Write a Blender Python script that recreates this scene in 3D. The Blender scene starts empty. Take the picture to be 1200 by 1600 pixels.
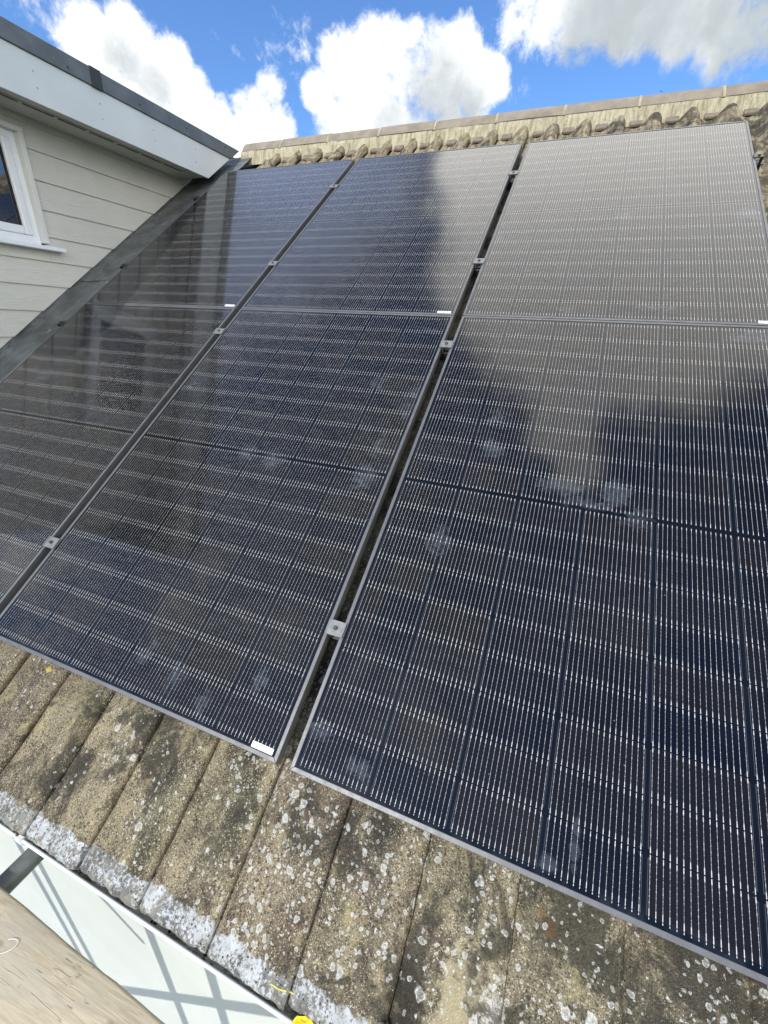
import bpy, bmesh, math, random
from mathutils import Vector, Matrix, noise
R = math.radians
PI = math.pi
sc = bpy.context.scene
col = sc.collection
random.seed(7)

# ------------------------------------------------------------------ camera
cam_data = bpy.data.cameras.new("camera")
cam = bpy.data.objects.new("camera", cam_data)
col.objects.link(cam)
sc.camera = cam
RX = Vector((0.92923427, 0.36727401, 0.0404162))
RD = Vector((0.18543872, -0.36895203, -0.91076170))
RF = Vector((-0.31958747, 0.85380571, -0.41094970))
CAM = Vector((1.58423960, -0.53150102, 0.97720835))
m = Matrix((RX, -RD, -RF)).transposed().to_4x4()
m.translation = CAM
cam.matrix_world = m
cam_data.sensor_fit = 'HORIZONTAL'
cam_data.sensor_width = 36.0
cam_data.lens = 36.0 * 643.9 / 1200.0
cam_data.clip_start = 0.02
cam_data.clip_end = 2000.0
F_PX = 643.9

TH = R(35.8)                       # roof pitch
CT, ST = math.cos(TH), math.sin(TH)
def P(u, v, n):                    # roof-plane coordinates -> world
    return Vector((u, v * CT - n * ST, v * ST + n * CT))
NRM = Vector((0, -ST, CT))
def ray(x, y):
    return (RX * ((x - 600) / F_PX) + RD * ((y - 800) / F_PX) + RF).normalized()
def refl(x, y):
    d = ray(x, y)
    return d - 2 * d.dot(NRM) * NRM

# ------------------------------------------------------------------ light
SUN = Vector((-0.36, -1.15, 1.0)).normalized()
sun_el = math.asin(SUN.z)
sun_az = math.atan2(SUN.x, SUN.y)
sd = bpy.data.lights.new("sun", 'SUN')
sd.energy = 3.3
sd.angle = R(0.5)
sd.color = (1.0, 0.95, 0.86)
sun = bpy.data.objects.new("sun", sd)
col.objects.link(sun)
sun.rotation_euler = SUN.to_track_quat('Z', 'Y').to_euler()

sc.view_settings.view_transform = 'Standard'
sc.view_settings.look = 'None'
sc.view_settings.gamma = 1.0
sc.view_settings.exposure = 0.25

# ------------------------------------------------------------------ node helpers
class V:
    """wraps a socket; arithmetic builds Math nodes"""
    def __init__(s, nt, sock): s.nt, s.s = nt, sock
    def _m(s, op, *a, clamp=False):
        n = s.nt.nodes.new('ShaderNodeMath'); n.operation = op; n.use_clamp = clamp
        for i, x in enumerate((s,) + a):
            if isinstance(x, V): s.nt.links.new(x.s, n.inputs[i])
            else: n.inputs[i].default_value = x
        return V(s.nt, n.outputs[0])
    def __add__(s, o): return s._m('ADD', o)
    __radd__ = __add__
    def __sub__(s, o): return s._m('SUBTRACT', o)
    def __rsub__(s, o): return s._m('MULTIPLY', -1.0)._m('ADD', o)
    def __mul__(s, o): return s._m('MULTIPLY', o)
    __rmul__ = __mul__
    def __truediv__(s, o): return s._m('DIVIDE', o)
    def lt(s, o): return s._m('LESS_THAN', o)
    def gt(s, o): return s._m('GREATER_THAN', o)
    def mn(s, o): return s._m('MINIMUM', o)
    def mx(s, o): return s._m('MAXIMUM', o)
    def abs(s): return s._m('ABSOLUTE')
    def fract(s): return s._m('FRACT')
    def floor(s): return s._m('FLOOR')
    def clamp(s): return s._m('ADD', 0.0, clamp=True)
    def step(s, a, b):             # smoothstep a..b -> 0..1
        n = s.nt.nodes.new('ShaderNodeMapRange'); n.interpolation_type = 'SMOOTHSTEP'
        s.nt.links.new(s.s, n.inputs[0])
        n.inputs[1].default_value = a; n.inputs[2].default_value = b
        return V(s.nt, n.outputs[0])
    def lin(s, a, b, c=0.0, d=1.0):
        n = s.nt.nodes.new('ShaderNodeMapRange')
        s.nt.links.new(s.s, n.inputs[0])
        for i, x in enumerate((a, b, c, d)): n.inputs[i + 1].default_value = x
        return V(s.nt, n.outputs[0])

class NT:
    def __init__(s, nt): s.nt = nt
    def new(s, t): return s.nt.nodes.new(t)
    def link(s, a, b): s.nt.links.new(a.s if isinstance(a, V) else a, b)
    def coord(s, name='Object'):
        return s.new('ShaderNodeTexCoord').outputs[name]
    def pos(s): return s.new('ShaderNodeNewGeometry').outputs['Position']
    def xyz(s, sock):
        n = s.new('ShaderNodeSeparateXYZ'); s.link(sock, n.inputs[0])
        return [V(s.nt, n.outputs[i]) for i in range(3)]
    def comb(s, *a):
        n = s.new('ShaderNodeCombineXYZ')
        for i, x in enumerate(a):
            if isinstance(x, V): s.link(x, n.inputs[i])
            else: n.inputs[i].default_value = x
        return n.outputs[0]
    def scale(s, sock, v):
        n = s.new('ShaderNodeVectorMath'); n.operation = 'MULTIPLY'
        s.link(sock, n.inputs[0]); n.inputs[1].default_value = v
        return n.outputs[0]
    def dot(s, sock, v):
        n = s.new('ShaderNodeVectorMath'); n.operation = 'DOT_PRODUCT'
        s.link(sock, n.inputs[0]); n.inputs[1].default_value = v
        return V(s.nt, n.outputs['Value'])
    def noise(s, sock, sc_, det=4, rough=0.55, dist=0.0):
        n = s.new('ShaderNodeTexNoise'); s.link(sock, n.inputs['Vector'])
        n.inputs['Scale'].default_value = sc_; n.inputs['Detail'].default_value = det
        n.inputs['Roughness'].default_value = rough; n.inputs['Distortion'].default_value = dist
        return V(s.nt, n.outputs[0])
    def voro(s, sock, sc_, feat='F1', rand=1.0):
        n = s.new('ShaderNodeTexVoronoi'); s.link(sock, n.inputs['Vector']); n.feature = feat
        n.inputs['Scale'].default_value = sc_; n.inputs['Randomness'].default_value = rand
        return n
    def white(s, sock):
        n = s.new('ShaderNodeTexWhiteNoise'); n.noise_dimensions = '3D'; s.link(sock, n.inputs['Vector'])
        return V(s.nt, n.outputs['Value'])
    def mix(s, f, a, b, mode='MIX'):
        n = s.new('ShaderNodeMix'); n.data_type = 'RGBA'; n.blend_type = mode; n.clamp_factor = True
        if isinstance(f, V): s.link(f, n.inputs[0])
        else: n.inputs[0].default_value = f
        for i, x in ((6, a), (7, b)):
            if isinstance(x, (tuple, list)): n.inputs[i].default_value = (*x[:3], 1)
            else: s.link(x, n.inputs[i])
        return n.outputs[2]
    def bump(s, h, dist, strength=1.0):
        n = s.new('ShaderNodeBump'); s.link(h, n.inputs['Height'])
        n.inputs['Distance'].default_value = dist; n.inputs['Strength'].default_value = strength
        return n.outputs[0]

def mat(name):
    mt = bpy.data.materials.new(name); mt.use_nodes = True
    t = NT(mt.node_tree); b = mt.node_tree.nodes['Principled BSDF']
    return mt, t, b
def setc(t, b, key, val):
    if isinstance(val, (tuple, list)): b.inputs[key].default_value = (*val[:3], 1)
    elif isinstance(val, (int, float)): b.inputs[key].default_value = val
    else: t.link(val, b.inputs[key])

# ------------------------------------------------------------------ sky
world = bpy.data.worlds.new("World"); sc.world = world; world.use_nodes = True
wt = NT(world.node_tree)
for n in list(world.node_tree.nodes): world.node_tree.nodes.remove(n)
out = wt.new('ShaderNodeOutputWorld')
sky = wt.new('ShaderNodeTexSky'); sky.sky_type = 'NISHITA'; sky.sun_disc = False
sky.sun_elevation = sun_el; sky.sun_rotation = sun_az
sky.altitude = 50; sky.air_density = 1.0; sky.dust_density = 0.3; sky.ozone_density = 3.0
bg1 = wt.new('ShaderNodeBackground')
skyc = wt.mix(1.0, sky.outputs[0], (0.72, 0.97, 1.26), 'MULTIPLY')
wt.link(skyc, bg1.inputs[0]); bg1.inputs[1].default_value = 0.15
dirv = wt.coord('Generated')
def blobs(lst):
    acc = None
    for (d, r, w) in lst:
        k = 1.0 - math.cos(r)
        x = wt.dot(dirv, d)._m('MULTIPLY_ADD', w / k, w - w / k)   # w*(1-(1-dot)/k)
        acc = x if acc is None else acc.mx(x)
    return acc
def sk(x, y, r, w=1.0):
    d = ray(x, y); e = ray(x + r * 0.7, y + r * 0.7)
    return (d, d.angle(e), w)
def rf(x, y, r, w=1.0):
    d = refl(x, y); e1 = refl(x + r, y); e2 = refl(x, y + r)
    return (d, 0.5 * (d.angle(e1) + d.angle(e2)), w)
vis = [sk(150, 70, 85), sk(205, 75, 80), sk(255, 115, 70), sk(300, 165, 62), sk(345, 205, 60), sk(400, 190, 62),
       sk(440, 195, 45), sk(425, 140, 40, .8), sk(230, 190, 90), sk(150, 160, 80), sk(330, 260, 80), sk(430, 250, 60),
       sk(545, 120, 68), sk(600, 95, 68), sk(655, 85, 62), sk(705, 110, 66), sk(740, 135, 52), sk(770, 130, 36),
       sk(500, 150, 46), sk(530, 190, 66), sk(600, 180, 85), sk(680, 175, 75), sk(650, 130, 85), sk(655, 50, 22),
       sk(745, 178, 26, .7), sk(430, 100, 55, .12), sk(475, 120, 45, .2),
       sk(830, 30, 60, .35), sk(870, 20, 60, .6), sk(930, 10, 62, .8), sk(1000, 0, 72, .9), sk(1080, -5, 80, .9), sk(1180, -5, 95),
       sk(1210, 45, 70, .7), sk(900, 45, 60, .6), sk(60, 0, 60, .2), sk(790, 140, 40, .1), sk(110, 30, 60, .4)]
rfl = [rf(745, 250, 90), rf(760, 330, 95), rf(800, 260, 120), rf(790, 430, 75), rf(900, 300, 150), rf(1050, 300, 160),
       rf(1180, 300, 150), rf(860, 450, 110), rf(860, 570, 90), rf(1000, 470, 130), rf(1150, 460, 130),
       rf(1000, 330, 420, 1.5), rf(880, 660, 75), rf(905, 730, 55, .9), rf(980, 560, 75), rf(1190, 560, 60, .8),
       rf(640, 1130, 120, .35), rf(560, 1050, 90, .25), rf(30, 850, 130, .4), rf(120, 960, 110, .3),
       rf(300, 960, 110, .3), rf(420, 1000, 110, .25), rf(345, 600, 80, .2), rf(640, 700, 80, .1)]
def azel(az, el, r, w=1.0):
    a, e = R(az), R(el)
    return (Vector((math.sin(a) * math.cos(e), math.cos(a) * math.cos(e), math.sin(e))), R(r), w)
side = [azel(98, 22, 26), azel(115, 16, 26), azel(150, 10, 24), azel(100, 45, 18, .8), azel(185, 8, 22)]  # unseen cloud banks, added to brighten the shaded dormer cheek
Fv = blobs(vis); Fr = blobs(rfl); Fs = blobs(side)
warp = wt.new('ShaderNodeTexNoise'); wt.link(dirv, warp.inputs['Vector']); warp.inputs['Scale'].default_value = 9.0
warp.inputs['Detail'].default_value = 4.0
wa = wt.new('ShaderNodeVectorMath'); wa.operation = 'MULTIPLY_ADD'
wt.link(warp.outputs[1], wa.inputs[0]); wa.inputs[1].default_value = (.06, .06, .06); wt.link(dirv, wa.inputs[2])
n1 = wt.noise(wa.outputs[0], 9.0, 12, 0.66)
n1b = wt.noise(wa.outputs[0], 30.0, 8, 0.62)
n2 = wt.noise(wa.outputs[0], 3.2, 5, 0.5)
Nz = (n1 - 0.5) * 2.6 + (n2 - 0.5) * 0.6 + (n1b - 0.5) * 1.1
dv = (Fv.mn(0.75) + Nz).step(-0.02, 0.62)
dr = (Fr.mn(1.2) + Nz * 0.62).step(-0.05, 0.75)
ds = (Fs.mn(0.9) + Nz).step(-0.05, 0.7)
veil = (blobs([rf(480, 300, 210, 1.1), rf(380, 420, 170, .9)]) + (n2 - 0.5) * 1.8 + (n1 - 0.5) * 1.4).step(-0.1, 1.1) * 0.6  # pale blue haze, added to the sky to lighten the upper left panel reflections
veil2 = (blobs([rf(500, 900, 420, 1.0), rf(350, 1050, 260, 1.0), rf(660, 1120, 200, .8), rf(1000, 900, 250, .3)]) + (n2 - 0.5) * 3.0 + (n1 - 0.5) * 1.2).step(-0.2, 1.4) * 0.32  # neutral haze, added to the sky to grey the lower panel reflections
dens = dv.mx(dr).mx(ds).mx(veil).mx(veil2)
gr = blobs([sk(195, 95, 60, .9), sk(240, 130, 60, .8), sk(690, 165, 75, 1.), sk(730, 185, 60, .9), sk(620, 195, 50, .5),
            sk(950, 40, 110, .9), sk(1080, 30, 150, 1.), sk(1180, 60, 150, 1.), sk(190, 215, 60, .6)])
n3 = wt.noise(wa.outputs[0], 7.0, 8, 0.6)
n4 = wt.noise(wa.outputs[0], 16.0, 8, 0.6)
gsh = (gr * 0.8 + (n3 - 0.5) * 2.4 + 0.1).step(-0.1, 1.0)
ccol = wt.mix(gsh, (1.10, 1.10, 1.09), (0.47, 0.52, 0.54))
ccol = wt.mix((n4 - 0.5).lin(-0.1, 0.22) * 0.30, ccol, (0.66, 0.74, 0.84))
ccol = wt.mix(dr, ccol, (2.6, 2.55, 2.42))
ccol = wt.mix(ds, ccol, (2.3, 2.25, 2.15))
ccol = wt.mix((veil2 - dr - dv).clamp() * 2.0, ccol, (1.5, 1.42, 1.3))
ccol2 = wt.mix(veil * (1.0 - dr), ccol, (1.0, 1.35, 2.3))
bg2 = wt.new('ShaderNodeBackground'); wt.link(ccol2, bg2.inputs[0]); bg2.inputs[1].default_value = 1.0
mixw = wt.new('ShaderNodeMixShader')
wt.link(dens, mixw.inputs[0]); wt.link(bg1.outputs[0], mixw.inputs[1]); wt.link(bg2.outputs[0], mixw.inputs[2])
wt.link(mixw.outputs[0], out.inputs[0])

# ------------------------------------------------------------------ object helpers
def tag(o, label=None, cat=None, group=None, kind=None):
    if label: o['label'] = label
    if cat: o['category'] = cat
    if group: o['group'] = group
    if kind: o['kind'] = kind
    return o
def empty(name, mw=None, **k):
    o = bpy.data.objects.new(name, None); o.empty_display_size = 0.1
    col.objects.link(o)
    if mw is not None: o.matrix_world = mw
    return tag(o, **k)
class MB:
    def __init__(s): s.bm = bmesh.new(); s.uv = s.bm.loops.layers.uv.new('UVMap')
    def face(s, vs, mi=0, smooth=False, uv=None):
        bv = [v if isinstance(v, bmesh.types.BMVert) else s.bm.verts.new(v) for v in vs]
        try: f = s.bm.faces.new(bv)
        except ValueError: return None
        f.material_index = mi; f.smooth = smooth
        if uv:
            for l, c in zip(f.loops, uv): l[s.uv].uv = c
        return f
    def box(s, a, b, f=None, mi=0):
        """axis box a..b, optional map f(x,y,z)->Vector"""
        f = f or (lambda x, y, z: Vector((x, y, z)))
        vs = [s.bm.verts.new(f(x, y, z)) for x in (a[0], b[0]) for y in (a[1], b[1]) for z in (a[2], b[2])]
        for q in ((0, 1, 3, 2), (4, 6, 7, 5), (0, 4, 5, 1), (2, 3, 7, 6), (0, 2, 6, 4), (1, 5, 7, 3)):
            fc = s.bm.faces.new([vs[i] for i in q]); fc.material_index = mi
        return vs
    def grid(s, rows, mi=0, smooth=True, uvs=None):
        bv = [[s.bm.verts.new(p) for p in r] for r in rows]
        for i in range(len(bv) - 1):
            for j in range(len(bv[i]) - 1):
                f = s.bm.faces.new((bv[i][j], bv[i][j + 1], bv[i + 1][j + 1], bv[i + 1][j]))
                f.smooth = smooth; f.material_index = mi
                if uvs:
                    for l, (a, b) in zip(f.loops, ((i, j), (i, j + 1), (i + 1, j + 1), (i + 1, j))):
                        l[s.uv].uv = uvs[a][b]
        return bv
    def tube(s, pts, r, seg=16, cap=True, rad=None):
        rings = []
        for i, p in enumerate(pts):
            p = Vector(p)
            d = (Vector(pts[min(i + 1, len(pts) - 1)]) - Vector(pts[max(i - 1, 0)])).normalized()
            a = d.orthogonal().normalized() if i == 0 else (a - a.dot(d) * d).normalized()
            b = d.cross(a); rr = rad[i] if rad else r
            rings.append([s.bm.verts.new(p + rr * (math.cos(t) * a + math.sin(t) * b)) for t in [2 * PI * k / seg for k in range(seg)]])
        for i in range(len(rings) - 1):
            for k in range(seg):
                f = s.bm.faces.new((rings[i][k], rings[i][(k + 1) % seg], rings[i + 1][(k + 1) % seg], rings[i + 1][k])); f.smooth = True
        if cap:
            s.bm.faces.new(rings[0][::-1]); s.bm.faces.new(rings[-1])
    def prism(s, poly, f, d0, d1, mi=0):
        """poly of 2D points, f(a,b,d)->Vector, extruded between d0 and d1"""
        A = [s.bm.verts.new(f(a, b, d0)) for a, b in poly]; B = [s.bm.verts.new(f(a, b, d1)) for a, b in poly]
        n = len(poly)
        s.bm.faces.new(A[::-1]).material_index = mi; s.bm.faces.new(B).material_index = mi
        for i in range(n):
            s.bm.faces.new((A[i], A[(i + 1) % n], B[(i + 1) % n], B[i])).material_index = mi
    def build(s, name, mats, parent=None, recalc=True, bevel=0, shade=None, **k):
        if recalc: bmesh.ops.recalc_face_normals(s.bm, faces=s.bm.faces)
        me = bpy.data.meshes.new(name); s.bm.to_mesh(me); s.bm.free()
        for mm in (mats if isinstance(mats, (list, tuple)) else [mats]): me.materials.append(mm)
        o = bpy.data.objects.new(name, me); col.objects.link(o)
        if parent: o.parent = parent
        if bevel:
            md = o.modifiers.new('bevel', 'BEVEL'); md.width = bevel; md.segments = 2; md.limit_method = 'ANGLE'; md.angle_limit = R(40)
        return tag(o, **k)
def roof_frame(u, v, n, rz=0.0):
    mw = Matrix.Rotation(TH, 4, 'X') @ Matrix.Rotation(rz, 4, 'Z'); mw.translation = P(u, v, n)
    return mw
def copy_tree(o, parent=None):
    c = o.copy(); col.objects.link(c); c.parent = parent
    for ch in [x for x in list(col.objects) if x.parent == o]: copy_tree(ch, c)
    return c

# ------------------------------------------------------------------ materials
PW, PH = 1.134, 1.7639           # panel size
GU, GV = 0.0377, 0.004          # gaps
def smudge_field(t, U, Vv, lst, vec):
    acc = None
    for (u, v, ru, rv, w) in lst:
        a = (U - u) * (1 / ru); b = (Vv - v) * (1 / rv)
        x = (1.0 - (a * a + b * b)) * w
        acc = x if acc is None else acc.mx(x)
    return acc
def make_glass():
    mt, t, b = mat('solar_cells_under_glass')
    uv = t.xyz(t.coord('UV')); x, y = uv[0], uv[1]
    ps = t.pos(); U = t.xyz(ps)[0]; Vv = t.dot(ps, (0, CT, ST))
    cp = 0.1838; rp = 0.0950; mgx = (PW - 6 * cp) / 2; mid = PH / 2
    cx = (x - mgx) * (1 / cp); ci = cx.floor(); fx = cx.fract()          # 0..1 within the column
    yy = (y - mid).abs() - 0.0048                                          # distance from centre gap
    side = (y - mid).gt(0.0)
    ry = yy * (1 / rp); ri = ry.floor(); fy = ry.fract()
    inx = (cx.gt(0.0)) * (cx.lt(6.0)); iny = (ry.gt(0.0)) * (ry.lt(9.0))
    inside = inx * iny
    ex = (0.5 - (fx - 0.5).abs()) * cp                                     # metres to column boundary
    ey = (0.5 - (fy - 0.5).abs()) * rp                                     # metres to row boundary
    cellx = ex.gt(0.0018); celly = ey.gt(0.0006)
    # half-cut cells keep chamfers on one side only (alternating), full cells' outer corners
    par = (ri * 0.5).fract() * 2.0
    yo = par.lt(0.5) * fy + par.gt(0.5) * (1.0 - fy)
    eyo = yo * rp
    ch = (ex - 0.0018) + (eyo - 0.0006)
    chm = ch.gt(0.0085)
    cell = inside * cellx * celly * chm
    # outline printed on the cell, a thin pale line along sides and chamfers
    side_l = ((ex - 0.0052).abs().lt(0.00045)) * (eyo.gt(0.007))
    ch_l = ((ch - 0.0125).abs().lt(0.0006)) * ex.gt(0.0047) * eyo.gt(0.003)
    outl = inside * (side_l.mx(ch_l))
    # bus wires
    fw = (cx.fract() * cp - 0.0030) * (1 / 0.01116)                        # 16 wires inside the cell
    fwf = (fw.fract() - 0.5).abs() * 0.01116
    wobble = t.noise(t.comb(x * 3.0, y * 9.0, 0.0), 6.0, 2) * 0.0005
    wires_in = (fw.gt(0.0)) * (fw.lt(16.0)) * inx * (yy.gt(0.0015)) * (ry.lt(9.0) + (yy - 9 * rp).lt(0.004)).clamp()
    pad = (ey - 0.0062).abs().lt(0.0045)
    dots = ((y * 105.0).fract() - 0.5).abs().lt(0.11)
    wd = 0.00020 + pad * 0.00046 + dots * 0.00020
    wire = wires_in * (fwf + wobble - 0.00025).lt(wd) * (ey.gt(0.0009).mx(ry.gt(8.9)))
    # colours
    rnd = t.white(t.comb(ci, ri + side * 20.0, (U * 0.8).floor()))
    c1 = t.mix(rnd, (0.0018, 0.0026, 0.0055), (0.0085, 0.0072, 0.0070))
    big = t.noise(t.comb(U, Vv, 0.0), 1.3, 3)
    c1 = t.mix(big.step(.35, .7) * 0.6, c1, (0.0020, 0.0034, 0.0085))
    c2 = t.mix(cell, (0.0028, 0.0040, 0.0062), c1)
    c3 = t.mix(outl * 0.75, c2, (0.075, 0.09, 0.11))
    wire_n = t.noise(t.comb(U * 40.0, Vv * 40.0, 0.0), 3.0, 2).lin(0.3, 0.7, 0.62, 1.0)
    c4 = t.mix(wire * wire_n, c3, (0.58, 0.575, 0.54))
    # hand prints, wipe marks and dust lying on the glass
    vec = t.comb(U, Vv, 0.0)
    sm = [(0.667, .865, .06, .045, 1.), (.55, .87, .05, .05, .9), (1.824, .955, .055, .06, 1.2), (1.442, 1.06, .05, .05, 1.),
          (1.357, .68, .045, .06, 1.1), (1.05, .86, .06, .08, 1.), (0.937, 1.307, .05, .05, .8), (1.66, .95, .09, .04, 1.),
          (1.75, .90, .08, .03, 1.), (1.88, .88, .06, .05, .8), (1.80, .083, .012, .055, 1.2), (1.756, .035, .02, .02, 1.3),
          (1.756, 2.579, .05, .05, .9), (2.25, 2.54, .06, .07, 1.), (2.2, 1.70, .08, .05, 1.), (-.79, 1.504, .05, .03, 1.),
          (-.3, 2.05, .05, .02, .8), (1.20, .10, .06, .03, .9), (1.33, .06, .04, .03, .9), (.75, .09, .04, .05, .9),
          (.87, .06, .03, .04, .9), (.62, .12, .03, .05, .8), (1.0, .16, .03, .05, .9), (-.02 + .08, 1.2, .06, .08, .6),
          (1.05, 1.66, .07, .02, .9), (1.9, 1.86, .12, .03, .8), (1.6, 1.83, .05, .03, .7), (-.9, 1.15, .07, .05, .8),
          (1.05, 1.0, .03, .10, .7), (1.44, 1.2, .05, .06, .7), (1.2, 2.4, .06, .04, .5), (1.1, 1.25, .03, .12, .7)]
    fld = smudge_field(t, U, Vv, sm, vec)
    sn = t.noise(t.scale(vec, (1.0, 1.6, 1.0)), 26.0, 5, 0.6, 1.2)
    rim = t.noise(vec, 60.0, 3, 0.5)
    smd = (fld + (sn - 0.5) * 3.2).step(0.15, 1.15) * (rim.lin(0.3, 0.7, 0.35, 1.0))
    dust = t.noise(t.scale(vec, (1.0, 0.5, 1.0)), 5.0, 6, 0.65).step(0.42, 0.85)
    spk = t.voro(vec, 42.0); spd = V(t.nt, spk.outputs['Distance']).lt(0.045)
    spc = t.xyz(spk.outputs['Color'])[0].gt(0.86)
    bot = (y - 0.011).step(0.03, 0.0) * t.noise(vec, 30.0, 4).step(0.4, 0.7) * 0.5
    film = (smd * 0.10 + dust * 0.008 + 0.001 + spd * spc * 0.5 + bot * 0.05).clamp()
    c5 = t.mix(film, c4, (0.40, 0.47, 0.55))
    setc(t, b, 'Base Color', c5)
    setc(t, b, 'Roughness', 0.42)
    b.inputs['IOR'].default_value = 1.3
    b.inputs['Specular IOR Level'].default_value = 0.0
    b.inputs['Coat Weight'].default_value = 1.0
    b.inputs['Coat IOR'].default_value = 1.345
    rgh = 0.075 + dust * 0.02
    t.link(rgh, b.inputs['Coat Roughness'])
    wav = t.noise(vec, 2.2, 2, 0.5)
    nb = t.bump(wav, 0.0012, 0.6)
    t.link(nb, b.inputs['Coat Normal'])
    return mt
M = {}
M['glass'] = make_glass()

def simple(name, c, rough=0.5, metal=0.0, var=0.12, scale=6.0, spec=0.5, bump=0.0, bscale=60.0, dirt=None, coat=0):
    mt, t, b = mat(name)
    p = t.pos()
    n = t.noise(p, scale, 5, 0.6)
    dark = tuple(x * (1 - var * 1.6) for x in c); lite = tuple(min(1, x * (1 + var)) for x in c)
    cc = t.mix(n.step(0.3, 0.7), dark, lite)
    if dirt:
        dn = t.noise(p, dirt[1], 6, 0.7).step(dirt[2], dirt[2] + 0.15)
        cc = t.mix(dn * dirt[3], cc, dirt[0])
    setc(t, b, 'Base Color', cc)
    rr = t.noise(p, scale * 3, 3).lin(0.3, 0.7, rough * 0.85, rough * 1.15)
    t.link(rr, b.inputs['Roughness'])
    b.inputs['Metallic'].default_value = metal
    b.inputs['Specular IOR Level'].default_value = spec
    if coat: b.inputs['Coat Weight'].default_value = coat
    if bump:
        t.link(t.bump(t.noise(p, bscale, 5, 0.6), bump), b.inputs['Normal'])
    return mt
M['frame'] = simple('dark_anodised_aluminium', (0.12, 0.122, 0.125), 0.45, 0.3, 0.08, 20, bump=0.0002, bscale=200)
M['clamp'] = simple('grey_clamp_metal', (0.18, 0.188, 0.188), 0.5, 0.3, 0.12, 60)
M['blackclamp'] = simple('black_clamp_metal', (0.04, 0.042, 0.045), 0.4, 0.5, 0.12, 60)
M['bolt'] = simple('bolt_steel', (0.10, 0.11, 0.11), 0.3, 0.9, 0.1, 80)
M['rail'] = simple('rail_aluminium', (0.05, 0.05, 0.052), 0.45, 0.6)
M['back'] = simple('black_backsheet', (0.01, 0.01, 0.011), 0.7)

def make_label():
    mt, t, b = mat('serial_sticker')
    x, y, _ = t.xyz(t.coord('UV'))
    bars = t.white(t.comb((x * 900.0).floor(), 0.0, 0.0)).gt(0.55) * (y - 0.0075).abs().lt(0.0022) * (x.gt(0.006)) * x.lt(0.044)
    c = t.mix(bars * 0.55, (0.82, 0.83, 0.82), (0.25, 0.26, 0.27))
    setc(t, b, 'Base Color', c); b.inputs['Roughness'].default_value = 0.4
    return mt
M['label'] = make_label()

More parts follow.
